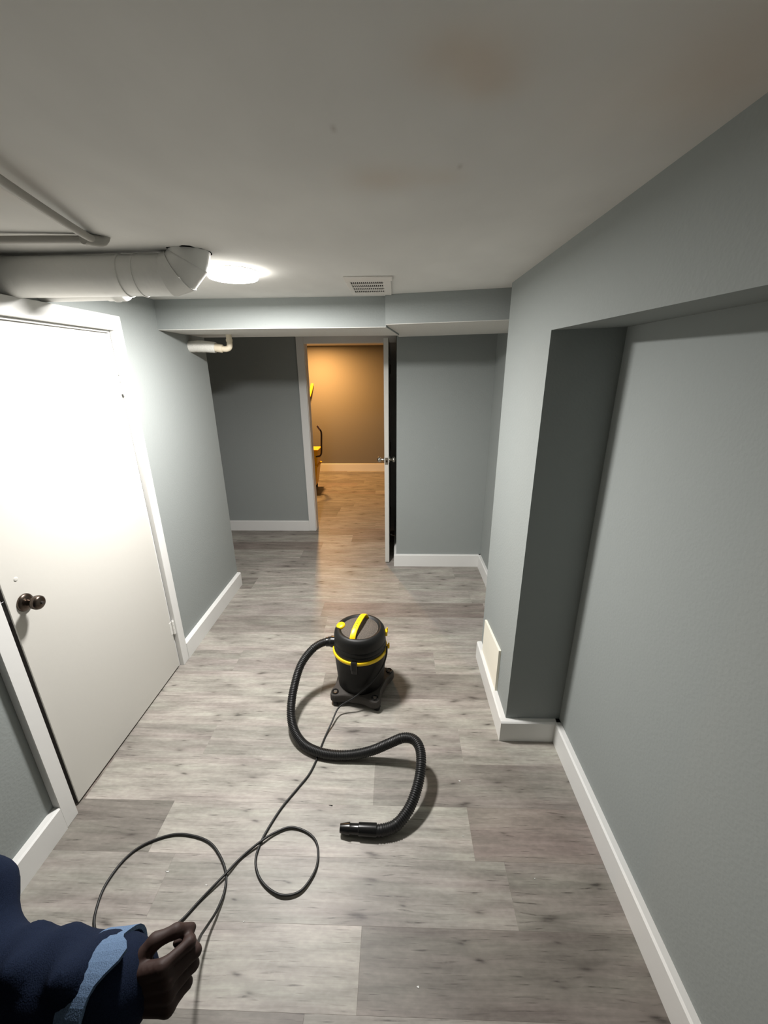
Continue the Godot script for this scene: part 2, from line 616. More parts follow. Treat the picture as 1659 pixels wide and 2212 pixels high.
	solid(s2, [P(-0.059, 2.038, 2.511), P(0.808, 2.038, 2.308), P(0.812, 2.038, 3.188), P(0.021, 2.038, 3.448)], [P(-0.059, 2.0415, 2.511), P(0.808, 2.0415, 2.308), P(0.812, 2.0415, 3.188), P(0.021, 2.0415, 3.448)])
	obj("soffit", s2, M.soffit, beam2)

# ---- floor of single vinyl planks
func build_floor() -> void:
	var fl := Node3D.new()
	fl.name = "floor"
	add_child(fl)
	struct(fl, "grey wood-look vinyl plank floor of the hall", "floor")
	var sub := mb()
	bx(sub, P(-3.1, -0.12, -3.62), P(1.3, -0.004, 7.6), 0.001)
	obj("subfloor", sub, M.dark_gap, fl)
	var tex := []
	for i in 8:
		tex.append(ImageTexture.create_from_image(plank_image(i)))
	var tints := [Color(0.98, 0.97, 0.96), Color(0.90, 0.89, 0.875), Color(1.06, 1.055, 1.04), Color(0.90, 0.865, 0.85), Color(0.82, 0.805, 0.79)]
	var mats := {}
	var l := 1.29
	var wid := 0.2045
	var r := RandomNumberGenerator.new()
	r.seed = 77
	# rows counted from the joint line at 1.044 m; known end joints per row, tone of chosen planks
	var known := {0: -0.98, 1: -0.098, -1: 0.42, -2: -0.114, 2: 0.33, 3: -0.55}
	var tone := {"0:-1": 4, "0:0": 2, "1:0": 1, "1:-1": 2, "-2:0": 4, "-2:-1": 2, "-1:-1": 0, "-1:0": 1, "2:-1": 0, "3:0": 2}
	for row in range(-22, 32):
		var d0 := 1.044 + row * wid
		var d1 := d0 + wid
		if d1 > 7.47:
			d1 = 7.47
		var joint: float = known.get(row, r.randf_range(-0.7, 0.59))
		var x_lo := -1.45
		var x_hi := 0.86
		if d1 > 3.1:
			x_lo = -2.9
			x_hi = 1.2 if d0 > 4.5 else 0.86
		for i in range(-3, 3):
			var pick := [r.randi_range(0, 7), r.randi_range(0, 3), r.randi_range(0, 9)]
			var a := maxf(joint + i * l, x_lo)
			var b := minf(joint + (i + 1) * l, x_hi)
			if b - a < 0.004:
				continue
			var t: int = [0, 1, 2, 0, 1, 2, 0, 3, 3, 4][pick[2]]
			if row >= 4 and row < 13:  # paler tint mix: brightness of the light spill put into the planks
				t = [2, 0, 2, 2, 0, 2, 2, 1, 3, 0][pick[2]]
			elif row <= -3:  # darker tint mix lowers the floor's brightness near the viewer
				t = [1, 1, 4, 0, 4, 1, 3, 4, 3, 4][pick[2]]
			t = tone.get("%d:%d" % [row, i], t)
			var key := "%d_%d" % [pick[0], t]
			if not mats.has(key):
				var m := mat(tints[t], 0.47, 0.0, 0.45)
				m.albedo_texture = tex[pick[0]]
				mats[key] = m
			var st := mb()
			var g := 0.0
			var e := 0.0004
			plank(st, a + g, b - g, d0 + g, d1 - g, e, (a - joint - i * l) / l, (b - joint - i * l) / l, pick[1])
			obj("plank", st, mats[key], fl)

func plank(st: SurfaceTool, a: float, b: float, d0: float, d1: float, e: float, u0: float, u1: float, flip: int) -> void:
	var top := [P(a + e, 0, d0 + e), P(b - e, 0, d0 + e), P(b - e, 0, d1 - e), P(a + e, 0, d1 - e)]
	var low := [P(a, -e, d0), P(b, -e, d0), P(b, -e, d1), P(a, -e, d1)]
	var bot := [P(a, -0.005, d0), P(b, -0.005, d0), P(b, -0.005, d1), P(a, -0.005, d1)]
	var uvs := [Vector2(u0, 1), Vector2(u1, 1), Vector2(u1, 0), Vector2(u0, 0)]
	for i in 4:
		if flip & 1:
			uvs[i].x = 1.0 - uvs[i].x
		if flip & 2:
			uvs[i].y = 1.0 - uvs[i].y
	var quad := func(q: Array, n: Vector3, uu: Array) -> void:
		for t in [0, 2, 1, 0, 3, 2]:
			st.set_normal(n)
			st.set_uv(uu[t])
			st.add_vertex(q[t])
	# corners run counter-clockwise seen from above, so each face is given clockwise
	quad.call(top, Vector3.UP, uvs)
	for i in 4:
		var j := (i + 1) % 4
		var n: Vector3 = [Vector3(0, 0, 1), Vector3(1, 0, 0), Vector3(0, 0, -1), Vector3(-1, 0, 0)][i]
		quad.call([low[i], low[j], top[j], top[i]], (n + Vector3.UP).normalized(), [uvs[i], uvs[j], uvs[j], uvs[i]])
		quad.call([bot[i], bot[j], low[j], low[i]], n, [uvs[i], uvs[j], uvs[j], uvs[i]])

# ---- doors
func build_doors() -> void:
	# left door
	var d := thing("door_1", "white flush door with a dark round knob in the left wall", "door", P(-1.413, 0, 2.108))
	d.set_meta("kind", "structure")
	var o := d.position
	var st := mb()
	bx(st, P(-1.433, 0.012, 1.223) - o, P(-1.393, 1.974, 2.104) - o, 0.002)
	obj("door_slab", st, M.door, d)
	st = mb()
	bx(st, P(-1.432, 0.013, 1.2205) - o, P(-1.396, 1.973, 1.2228) - o, 0.0005)  # dark strip over the slab edge: bare wood brown and the gap's shade
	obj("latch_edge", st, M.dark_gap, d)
	# knob: round rose, neck, flattened ball with a thumb turn
	var t := Transform3D(Basis(Vector3(0, 0, 1), -PI / 2), P(-1.393, 0.985, 1.287) - o)
	st = mb()
	lathe(st, [Vector2(0.0, 0.0), Vector2(0.034, 0.0), Vector2(0.034, 0.003), Vector2(0.031, 0.008), Vector2(0.02, 0.012), Vector2(0.013, 0.014)], 36, t)
	var knob := obj("door_knob", st, M.bronze, d)
	st = mb()
	lathe(st, [Vector2(0.013, 0.012), Vector2(0.012, 0.026), Vector2(0.017, 0.032), Vector2(0.0255, 0.040), Vector2(0.0275, 0.050), Vector2(0.0255, 0.058), Vector2(0.019, 0.064), Vector2(0.0, 0.066)], 36, t)
	obj("knob_grip", st, M.bronze, knob)
	st = mb()
	lathe(st, [Vector2(0.006, 0.06), Vector2(0.006, 0.068), Vector2(0.005, 0.07), Vector2(0.0, 0.07)], 20, t)
	obj("keyway", st, M.dark_gap, knob)
	# small paint drip above the knob, from an old latch hole
	st = mb()
	lathe(st, [Vector2(0.009, 0.0), Vector2(0.008, 0.0012), Vector2(0.004, 0.0018), Vector2(0.0, 0.0019)], 16, Transform3D(Basis(Vector3(0, 0, 1), -PI / 2), P(-1.393, 1.085, 1.283) - o))
	obj("filled_hole", st, M.door, d)
	for y in [1.735, 0.292]:
		st = mb()
		for k in 3:
			tube(st, [P(-1.386, y - 0.045 + k * 0.0305, 2.112) - o, P(-1.386, y - 0.0165 + k * 0.0305, 2.112) - o], 0.0075, 14)
		bx(st, P(-1.3935, y - 0.044, 2.085) - o, P(-1.391, y + 0.044, 2.108) - o, 0.0006)
		tube(st, [P(-1.386, y - 0.052, 2.112) - o, P(-1.386, y + 0.052, 2.112) - o], 0.0045, 12)
		obj("hinge", st, M.hinge, d)
	# strike plate hole in the jamb beside the knob
	st = mb()
	bx(st, P(-1.425, 0.945, 1.188) - o, P(-1.397, 1.03, 1.222) - o, 0.001)
	obj("latch", st, M.gloss, d)

	# open door of the far room
	d = thing("door_2", "white door standing open edge-on in the far doorway", "door", P(-0.085, 0, 4.46))
	d.set_meta("kind", "structure")
	o = d.position
	st = mb()
	bx(st, P(-0.105, 0.01, 3.607) - o, P(-0.065, 2.045, 4.462) - o, 0.002)
	obj("door_slab", st, M.door, d)
	for s in [-1, 1]:
		var x0 := -0.105 if s < 0 else -0.065
		var tt := Transform3D(Basis(Vector3(0, 0, 1), PI / 2 if s < 0 else -PI / 2), P(x0, 1.02, 3.667) - o)
		st = mb()
		var kl := 1.0 if s < 0 else 0.88
		lathe(st, [Vector2(0.0, 0.0), Vector2(0.032, 0.0), Vector2(0.032, 0.003), Vector2(0.026, 0.009), Vector2(0.012, 0.012), Vector2(0.011, 0.026 * kl), Vector2(0.02, 0.034 * kl), Vector2(0.027, 0.044 * kl), Vector2(0.027, 0.054 * kl), Vector2(0.02, 0.063 * kl), Vector2(0.0, 0.066 * kl)], 32, tt)
		obj("door_knob", st, M.chrome, d)
	st = mb()
	bx(st, P(-0.0985, 0.985, 3.6055) - o, P(-0.0715, 1.05, 3.609) - o, 0.0006)
	var lp := obj("latch_plate", st, M.brass, d)
	st = mb()
	bx(st, P(-0.0915, 1.008, 3.597) - o, P(-0.0785, 1.027, 3.606) - o, 0.003)
	obj("latch_bolt", st, M.bronze, lp)
	for y in [0.25, 1.0, 1.8]:
		st = mb()
		tube(st, [P(-0.062, y - 0.045, 4.458) - o, P(-0.062, y + 0.045, 4.458) - o], 0.006, 12)
		obj("hinge", st, M.brass, d)
	# door stop on the closet block's side
	var stop := thing("door_stop", "thin door stop rod behind the open far door", "door stop", P(0.002, 0.118, 4.0))
	st = mb()
	tube(st, [P(0, 0, 0), P(-0.012, 0.005, 0), P(-0.046, 0.018, 0)], [0.009, 0.0045, 0.0045], 12)
	obj("rod", st, M.brass, stop)
	st = mb()
	tube(st, [P(-0.046, 0.018, 0), P(-0.06, 0.0235, 0)], [0.007, 0.006], 12)
	obj("tip", st, M.white, stop)

# ---- casings and baseboards
func base_profile(st: SurfaceTool, a: Vector3, b: Vector3, out: Vector3, h: float, th: float) -> void:
	# board from a to b along the floor, out = direction into the room; top edge eased
	var off := out * th
	var off2 := out * (th - 0.007)
	solid(st, [a, a + off, a + off + Vector3.UP * (h - 0.006), a + off2 + Vector3.UP * h, a + Vector3.UP * h], [b, b + off, b + off + Vector3.UP * (h - 0.006), b + off2 + Vector3.UP * h, b + Vector3.UP * h])

func baseboard(side: String, a: Vector3, b: Vector3, out: Vector3, h: float, th: float, label: String) -> MeshInstance3D:
	var st := mb()
	base_profile(st, a, b, out, h, th)
	var o := obj("baseboard_" + side, st, M.white)
	struct(o, label, "baseboard")
	return o

func build_trim() -> void:
	var X := Vector3.RIGHT
	var toward := Vector3(0, 0, 1)   # towards the camera
	var h := 0.122
	baseboard("left_far", P(-1.398, 0, 2.182), P(-1.398, 0, 3.165), X, h, 0.03, "white baseboard between the left door and the wall's end")
	baseboard("left_near", P(-1.398, 0, -3.5), P(-1.398, 0, 1.124), X, h, 0.03, "white baseboard on the left wall near the viewer")
	baseboard("right", P(0.829, 0, -3.5), P(0.829, 0, 1.618), -X, h, 0.028, "long white baseboard under the right niche wall")
	baseboard("niche", P(0.53, 0, 1.618), P(0.829, 0, 1.618), toward, h, 0.03, "short white baseboard across the column's near face")
	baseboard("column", P(0.56, 0, 1.618), P(0.56, 0, 2.235), -X, h, 0.03, "white baseboard along the column under the cream panel")
	baseboard("right_far", P(0.81, 0, 2.235), P(0.81, 0, 3.559), -X, h, 0.025, "white baseboard on the short side wall past the column")
	baseboard("middle", P(-0.018, 0, 3.559), P(0.81, 0, 3.559), toward, h, 0.024, "white baseboard under the middle grey wall")
	baseboard("middle_side", P(0.004, 0, 3.559), P(0.004, 0, 4.466), -X, h, 0.022, "white baseboard behind the open far door")
	baseboard("far", P(-2.86, 0, 4.466), P(-1.024, 0, 4.466), toward, h, 0.022, "white baseboard on the dark wall left of the doorway")
	baseboard("room_back", P(-2.97, 0, 7.458), P(1.18, 0, 7.458), toward, 0.14, 0.02, "warm lit baseboard on the room's back wall")
	# casing of the left door: legs, head, jamb
	var t := Node3D.new()
	t.name = "trim_1"
	add_child(t)
	struct(t, "white flat casing round the left door", "door frame")
	obj("casing_leg", box(-1.398, -1.37, 0, 2.058, 2.118, 2.181, 0.002), M.white, t)
	obj("casing_leg", box(-1.398, -1.37, 0, 2.058, 1.125, 1.187, 0.002), M.white, t)
	obj("casing_head", box(-1.398, -1.37, 1.99, 2.058, 1.1875, 2.1175, 0.002), M.white, t)
	obj("jamb", box(-1.515, -1.399, 0, 1.99, 1.171, 1.187, 0.001), M.white, t)
	obj("jamb", box(-1.515, -1.399, 0, 1.99, 2.113, 2.123, 0.001), M.white, t)
	obj("jamb", box(-1.515, -1.399, 1.979, 1.99, 1.1875, 2.1125, 0.001), M.white, t)
	obj("gap_shade_strip", box(-1.455, -1.436, 0, 1.978, 1.188, 1.235, 0.001), M.dark_gap, t)  # dark strips behind the slab put the gap's shade into colour
	obj("gap_shade_strip", box(-1.455, -1.436, 1.955, 1.978, 1.223, 2.11, 0.001), M.dark_gap, t)
	# casing of the far doorway
	t = Node3D.new()
	t.name = "trim_2"
	add_child(t)
	struct(t, "white casing round the far doorway", "door frame")
	obj("casing_leg", box(-1.024, -0.945, 0, 2.13, 4.444, 4.466, 0.002), M.white, t)
	obj("casing_leg", box(-0.072, 0.003, 0, 2.13, 4.463, 4.468, 0.0005), M.white, t)
	obj("casing_head", box(-0.9445, -0.0, 2.053, 2.13, 4.444, 4.466, 0.002), M.white, t)
	obj("jamb", box(-0.96, -0.94, 0, 2.06, 4.4665, 4.586, 0.001), M.white, t)
	obj("jamb", box(-0.058, -0.04, 0, 2.06, 4.4665, 4.586, 0.001), M.white, t)
	obj("jamb", box(-0.9395, -0.0585, 2.053, 2.075, 4.4665, 4.586, 0.001), M.white, t)
	# strike plate in the far doorway's jamb
	obj("strike_plate", box(-0.9405, -0.938, 0.98, 1.06, 4.49, 4.515, 0.0005), M.brass, t)
	# cream cover panel on the column
	var st := mb()
	solid(st, [P(0.5595, 0.10, 1.803), P(0.5595, 0.10, 2.147), P(0.5595, 0.346, 2.147), P(0.5595, 0.386, 1.803)], [P(0.547, 0.10, 1.803), P(0.547, 0.10, 2.147), P(0.547, 0.346, 2.147), P(0.547, 0.386, 1.803)])
	tag(obj("cover_panel", st, M.cream), "cream cover panel low on the column behind its baseboard", "panel")

# ---- light, vent, ducts and pipes on the ceiling
func build_ceiling_things() -> void:
	var l := thing("ceiling_light", "round white disc light glowing on the hall ceiling", "ceiling light", P(-0.68, CEIL, 1.905))
	var st := mb()
	lathe(st, [Vector2(0.100, 0.0), Vector2(0.103, -0.001), Vector2(0.103, -0.004), Vector2(0.096, -0.005)], 48, Transform3D(Basis.IDENTITY, Vector3.ZERO))
	obj("trim_ring", st, M.white, l)
	st = mb()
	lathe(st, [Vector2(0.101, -0.0035), Vector2(0.102, -0.020), Vector2(0.098, -0.028), Vector2(0.082, -0.032), Vector2(0.0, -0.033)], 48)
	obj("diffuser", st, M.lamp, l)
	l = thing("recessed_light", "warm recessed light in the far room's ceiling", "ceiling light", P(-1.32, CEIL, 6.75))
	st = mb()
	lathe(st, [Vector2(0.085, 0.0), Vector2(0.085, -0.003), Vector2(0.068, -0.003)], 40)
	obj("trim_ring", st, M.white, l)
	st = mb()
	lathe(st, [Vector2(0.069, -0.002), Vector2(0.0, -0.004)], 40)
	obj("lens", st, M.warm_lamp, l)

	# vent register
	var v := thing("ceiling_vent", "white slotted air register on the ceiling by the beam", "vent", P(-0.13, CEIL, 2.27))
	var o := v.position
	st = mb()
	var rim := [[-0.238, 2.035, -0.017, 2.115], [-0.238, 2.43, -0.026, 2.49], [-0.238, 2.115, -0.215, 2.43], [-0.060, 2.115, -0.024, 2.43]]
	for q in rim:
		bx(st, P(q[0], CEIL - 0.007, q[1]) - o, P(q[2], CEIL - 0.0005, q[3]) - o, 0.002)
	obj("frame", st, M.vent, v)
	st = mb()
	bx(st, P(-0.216, CEIL - 0.0022, 2.114) - o, P(-0.059, CEIL - 0.001, 2.431) - o, 0.0005)
	obj("opening", st, M.dark_gap, v)  # dark plate above the fins, its colour the shade of the slots
	for k in 5:
		var dd := 2.115 + k * 0.0735
		st = mb()
		bx(st, P(-0.215, CEIL - 0.006, dd) - o, P(-0.060, CEIL - 0.0025, dd + 0.021) - o, 0.0006)
		obj("crossbar", st, M.vent, v)
	for k in 16:
		var xx := -0.209 + k * 0.0096
		st = mb()
		bx(st, P(xx, CEIL - 0.0045, 2.12) - o, P(xx + 0.0036, CEIL - 0.0025, 2.425) - o, 0.0003)
		obj("fin", st, M.vent, v)

	# round duct that turns up into the ceiling beside the lamp
	var du := thing("air_duct", "white round sheet-metal duct with an elbow turning up into ceiling", "duct", P(-1.1, 2.12, 1.607))
	o = du.position
	var r := 0.065
	st = mb()
	tube(st, [P(-1.43, 2.12, 1.607) - o, P(-0.90, 2.12, 1.607) - o], r, 40)
	obj("straight_pipe", st, M.duct, du)
	# gored elbow: each gore a straight length between mitres
	var cx := -0.80
	var R := 0.085
	var gp := [P(-0.905, 2.12, 1.607)]
	for k in 4:
		var a := deg_to_rad(30.0 * k)
		gp.append(P(cx + R * sin(a), 2.12 + R * (1.0 - cos(a)), 1.607))
	gp.append(P(cx + R, 2.26, 1.607))
	for k in gp.size() - 1:
		st = mb()
		var ga: Vector3 = gp[k] - o
		var gb: Vector3 = gp[k + 1] - o
		var dir := (gb - ga).normalized()
		gore(st, ga, gb, (((gp[k] - gp[maxi(k - 1, 0)]) as Vector3).normalized() + dir).normalized() if k > 0 else dir, (dir + ((gp[mini(k + 2, gp.size() - 1)] - gp[k + 1]) as Vector3).normalized()).normalized() if k < gp.size() - 2 else dir, r + 0.0025 * (k % 2) + 0.001)
		obj("elbow_gore", st, M.duct, du)
	# raised seam where the straight pipe meets the elbow
	for xx in [-0.955, -0.90]:
		st = mb()
		lathe(st, [Vector2(r, -0.004), Vector2(r + 0.003, -0.0025), Vector2(r + 0.003, 0.0025), Vector2(r, 0.004)], 40, Transform3D(Basis(Vector3(0, 0, 1), PI / 2), P(xx, 2.12, 1.607) - o))
		obj("seam", st, M.duct, du)
	# torn hole round the elbow: a flat dark patch painted as its shade
	st = mb()
	var rr := RandomNumberGenerator.new()
	rr.seed = 4
	var hole := []
	for k in 22:
		var a := TAU * k / 22
		var q := 0.064 + rr.randf_range(0.0, 0.008) + (0.012 if k in [4, 5, 8] else 0.0)
		hole.append(P(cx + R + q * cos(a), CEIL - 0.0012, 1.607 - q * sin(a)))
	for k in 22:
		for pt in [P(cx + R, CEIL - 0.0012, 1.607), hole[k], hole[(k + 1) % 22]]:
			st.set_normal(Vector3.DOWN)
			st.set_uv(Vector2.ZERO)
			st.add_vertex(pt - o)
	obj("ceiling_cut", st, M.dark_gap, du)

	# smaller duct behind, with a beaded open end
	var sd := thing("small_duct", "short white pipe stub behind and below the large duct", "duct", P(-1.2, 2.112, 1.76))
	o = sd.position
	st = mb()
	tube(st, [P(-1.42, 2.108, 1.76) - o, P(-1.105, 2.112, 1.76) - o], 0.046, 32)
	obj("straight_pipe", st, M.duct, sd)
	st = mb()
	lathe(st, [Vector2(0.0, -0.062), Vector2(0.036, -0.062), Vector2(0.046, -0.055), Vector2(0.050, -0.045), Vector2(0.050, -0.022), Vector2(0.053, -0.018), Vector2(0.053, -0.008), Vector2(0.049, -0.004), Vector2(0.049, 0.02), Vector2(0.046, 0.022)], 32, Transform3D(Basis(Vector3(0, 0, 1), PI / 2), P(-1.115, 2.112, 1.76) - o))
	obj("end_cap", st, M.duct, sd)

	# two thin pipes that meet at a fitting under the ceiling
	var wp := thing("water_pipe", "thin white water pipes meeting at a fitting under the ceiling", "pipe", P(-0.9, 2.17, 1.40))
	o = wp.position
	st = mb()
	tube(st, spline([P(-0.912, 2.176, 1.392), P(-0.885, 2.170, 1.30), P(-0.82, 2.163, 1.07), P(-0.74, 2.158, 0.80), P(-0.62, 2.158, 0.4)], 0.03).map(func(q): return q - o), 0.0105, 16)
	obj("pipe_run", st, M.pipe, wp)
	st = mb()
	tube(st, spline([P(-0.935, 2.176, 1.400), P(-1.05, 2.174, 1.385), P(-1.2, 2.172, 1.372), P(-1.42, 2.170, 1.36)], 0.03).map(func(q): return q - o), 0.0105, 16)
	obj("pipe_run", st, M.pipe, wp)
	st = mb()
	tube(st, spline([P(-0.925, 2.172, 1.372), P(-0.915, 2.174, 1.40), P(-0.902, 2.180, 1.425), P(-0.895, 2.20, 1.435)], 0.006).map(func(q): return q - o), 0.0155, 18)
	obj("fitting", st, M.pipe, wp)
	st = mb()
	tube(st, [P(-0.938, 2.175, 1.4) - o, P(-0.915, 2.176, 1.4) - o], 0.0145, 18)
	obj("collar", st, M.pipe, wp)

	# drain pipe under the beam by the end of the left wall
	var dp := thing("drain_pipe", "wrapped white drain pipe under the beam with a cream elbow", "pipe", P(-1.25, 1.95, 2.93))
	o = dp.position
	st = mb()
	tube(st, spline([P(-1.42, 1.955, 2.93), P(-1.34, 1.957, 2.93), P(-1.265, 1.953, 2.93), P(-1.222, 1.948, 2.93)], 0.015).map(func(q): return q - o), [0.036, 0.036, 0.037, 0.0365, 0.0375, 0.037, 0.0375, 0.036, 0.036, 0.035, 0.034, 0.034, 0.033, 0.032, 0.031, 0.031, 0.031, 0.031, 0.031, 0.031, 0.031, 0.031], 22)
	obj("wrapping", st, M.wrap, dp)
	st = mb()
	tube(st, [P(-1.225, 1.948, 2.93) - o, P(-1.222, 1.948, 2.93) - o, P(-1.178, 1.941, 2.93) - o, P(-1.175, 1.9405, 2.93) - o], [0.022, 0.027, 0.0265, 0.022], 22)
	obj("coupling", st, M.pvc, dp)
	st = mb()
	tube(st, spline([P(-1.18, 1.941, 2.93), P(-1.155, 1.938, 2.93), P(-1.132, 1.946, 2.93), P(-1.124, 1.968, 2.93), P(-1.124, 2.03, 2.93)], 0.006).map(func(q): return q - o), 0.0185, 20)
	obj("elbow", st, M.pvc, dp)
	st = mb()
	tube(st, [P(-1.124, 1.985, 2.93) - o, P(-1.124, 2.0, 2.93) - o], 0.0215, 20)
	obj("collar", st, M.pvc, dp)

func gore(st: SurfaceTool, a: Vector3, b: Vector3, na: Vector3, nb: Vector3, r: float) -> void:
	# cylinder round a-b cut by the planes with normals na, nb
	var ax := (b - a).normalized()
	var u := Vector3(0, 0, 1)
	var w := ax.cross(u)
	var seg := 40
	var ring := []
	for k in seg + 1:
		var an := TAU * k / seg
		var q := u * cos(an) + w * sin(an)
		var ta := -(q * r).dot(na) / ax.dot(na)
		var tb := -(q * r).dot(nb) / ax.dot(nb)
		ring.append([a + q * r + ax * ta, b + q * r + ax * tb, q])
	for k in seg:
		var q := [[ring[k][0], ring[k][2]], [ring[k + 1][0], ring[k + 1][2]], [ring[k + 1][1], ring[k + 1][2]], [ring[k][1], ring[k][2]]]
		for m in [0, 2, 1, 0, 3, 2]:
			st.set_normal(q[m][1])
			st.set_uv(Vector2.ZERO)
			st.add_vertex(q[m][0])

# ---- vacuum cleaner
func build_vacuum() -> void:
	var c := P(-0.203, 0, 1.934)
	var vac := thing("vacuum_cleaner", "black and yellow canister vacuum cleaner standing on the plank floor", "vacuum cleaner", c)
	# dolly base with four lobes
	var ang := [218.0, 300.0, 22.0, 125.0]   # measured from +x, towards depth
	var st := mb()
	var outline := []
	for k in 96:
		var a := TAU * k / 96
		var rad := 0.146
		for q in ang:
			var da := wrapf(a - deg_to_rad(q), -PI, PI)
			rad += 0.060 * exp(-da * da / 0.075)
		outline.append([a, rad])
	# stepped skirt: bottom, wall, rounded top edge, deck
	var levels := [[0.99, 0.03], [1.0, 0.033], [1.0, 0.062], [0.985, 0.071], [0.95, 0.076], [0.6, 0.078]]
	skirt(st, outline, levels)
	obj("base", st, M.deck, vac)
	for q in ang:
		var a := deg_to_rad(q)
		var p := P(0.176 * cos(a), 0, 0.176 * sin(a))
		st = mb()
		lathe(st, [Vector2(0.0, 0.0805), Vector2(0.009, 0.0805), Vector2(0.0105, 0.0795), Vector2(0.0135, 0.0835), Vector2(0.0175, 0.084), Vector2(0.0195, 0.081), Vector2(0.0195, 0.07)].map(func(v): return v), 24, Transform3D(Basis.IDENTITY, p))
		var cap := obj("caster_cap", st, M.gloss, vac)
		st = mb()
		lathe(st, [Vector2(0.0, 0.0812), Vector2(0.0095, 0.0812), Vector2(0.0098, 0.079)], 20, Transform3D(Basis.IDENTITY, p))
		obj("cap_centre", st, M.dusty, cap)
		# swivel fork and wheel, trailing a little
		st = mb()
		var tr := p + P(0.012 * cos(a + 0.9), 0, 0.012 * sin(a + 0.9))
		var axle := Vector3(cos(a + 2.4), 0, -sin(a + 2.4))
		tube(st, [Vector3(tr.x, 0.0175, tr.z) - axle * 0.010, Vector3(tr.x, 0.0175, tr.z) + axle * 0.010], 0.0175, 22)
		var wheel := obj("wheel", st, M.rubber, vac)
		st = mb()
		for s in [-1.0, 1.0]:
			tube(st, [Vector3(tr.x, 0.0175, tr.z) + axle * 0.0125 * s, Vector3(p.x, 0.045, p.z) + axle * 0.010 * s], [0.006, 0.009], 10)
		obj("fork", st, M.black, wheel)
	# tub
	st = mb()
	lathe(st, [Vector2(0.118, 0.070), Vector2(0.128, 0.074), Vector2(0.133, 0.084), Vector2(0.1365, 0.13), Vector2(0.143, 0.22), Vector2(0.1475, 0.278), Vector2(0.150, 0.286), Vector2(0.150, 0.294), Vector2(0.14, 0.294)], 72)
	obj("tub", st, M.black, vac)
	# yellow seal band
	st = mb()
	lathe(st, [Vector2(0.148, 0.292), Vector2(0.154, 0.293), Vector2(0.1565, 0.298), Vector2(0.1565, 0.306), Vector2(0.154, 0.311), Vector2(0.148, 0.312)], 72)
	obj("rim_band", st, M.yellow, vac)
	# motor head: stepped skirt rising to a rolled shoulder
	st = mb()
	lathe(st, [Vector2(0.146, 0.311), Vector2(0.1485, 0.316), Vector2(0.1485, 0.330), Vector2(0.1455, 0.334), Vector2(0.1465, 0.340), Vector2(0.1465, 0.356), Vector2(0.1435, 0.360), Vector2(0.1445, 0.366), Vector2(0.1445, 0.400), Vector2(0.141, 0.418), Vector2(0.132, 0.432), Vector2(0.122, 0.438), Vector2(0.114, 0.437), Vector2(0.108, 0.430), Vector2(0.104, 0.4285)], 72)
	obj("motor_head", st, M.lid, vac)
	st = mb()
	lathe(st, [Vector2(0.105, 0.4285), Vector2(0.096, 0.4305), Vector2(0.088, 0.436), Vector2(0.06, 0.4395), Vector2(0.0, 0.441)], 64)
	obj("top_plate", st, M.dusty, vac)
	# carrying handle, arched front to back
	var hp := spline([P(-0.030, 0.424, -0.112), P(-0.028, 0.444, -0.098), P(-0.020, 0.463, -0.066), P(-0.004, 0.474, -0.01), P(0.012, 0.472, 0.05), P(0.021, 0.460, 0.082), P(0.027, 0.440, 0.098), P(0.029, 0.425, 0.102)], 0.008)
	st = mb()
	strap(st, hp, 0.0155, 0.0065)
	var handle := obj("carry_handle", st, M.yellow, vac)
	# worn dark print along the grip
	for k in [7, 9, 11, 12, 14, 17, 19]:
		var q: Vector3 = hp[mini(k, hp.size() - 3)]
		var q2: Vector3 = hp[mini(k + 1, hp.size() - 2)]
		var f := (q2 - q).normalized()
		var s := Vector3(1, 0, 0)
		var n := s.cross(f).normalized()
		if n.y < 0:
			n = -n
		st = mb()
		bx(st, Vector3(-0.0028, -0.0003, -0.0016), Vector3(0.0024, 0.0004, 0.0018), 0.0002, Transform3D(Basis(s, n, s.cross(n)), q + n * 0.0066))
		obj("print_mark", st, M.gloss, handle)
	# power button on its black housing
	st = mb()
	var bp := Transform3D(Basis(Vector3(0, 0, 1), 0.22) * Basis(Vector3(1, 0, 0), 0.15), P(-0.101, 0.410, 0.012))
	lathe(st, [Vector2(0.030, -0.02), Vector2(0.030, 0.010), Vector2(0.028, 0.017), Vector2(0.022, 0.019)], 28, bp)
	var hous := obj("switch_housing", st, M.lid, vac)
	st = mb()
	lathe(st, [Vector2(0.0255, 0.016), Vector2(0.0255, 0.030), Vector2(0.023, 0.035), Vector2(0.015, 0.038), Vector2(0.0, 0.039)], 28, bp)
	obj("power_button", st, M.yellow, hous)
	# clips front and back
	for s in [-1.0, 1.0]:
		st = mb()
		var t := Transform3D(Basis(Vector3.UP, deg_to_rad(-8.0 if s > 0 else 172.0)), Vector3.ZERO)
		bx(st, Vector3(-0.017, 0.262, 0.146), Vector3(0.017, 0.318, 0.163), 0.004, t)
		bx(st, Vector3(-0.015, 0.236, 0.141), Vector3(0.015, 0.264, 0.157), 0.004, t)
		obj("clip", st, M.gloss, vac)
	# yellow lugs at the right side, upper and lower
	st = mb()
	bx(st, Vector3(0.138, 0.372, -0.03), Vector3(0.156, 0.405, 0.0), 0.004)
	bx(st, Vector3(0.150, 0.385, -0.026), Vector3(0.159, 0.418, -0.016), 0.003)
	obj("cord_hook", st, M.yellow, vac)
	st = mb()
	bx(st, Vector3(0.148, 0.292, -0.028), Vector3(0.168, 0.302, 0.004), 0.003)
	bx(st, Vector3(0.158, 0.300, -0.026), Vector3(0.168, 0.314, 0.002), 0.003)
	obj("cord_hook", st, M.yellow, vac)
	# hose port
	st = mb()
	tube(st, [P(-0.128, 0.318, 0.022), P(-0.170, 0.318, 0.022), P(-0.172, 0.318, 0.022), P(-0.188, 0.318, 0.022)], [0.033, 0.033, 0.029, 0.0275], 28)
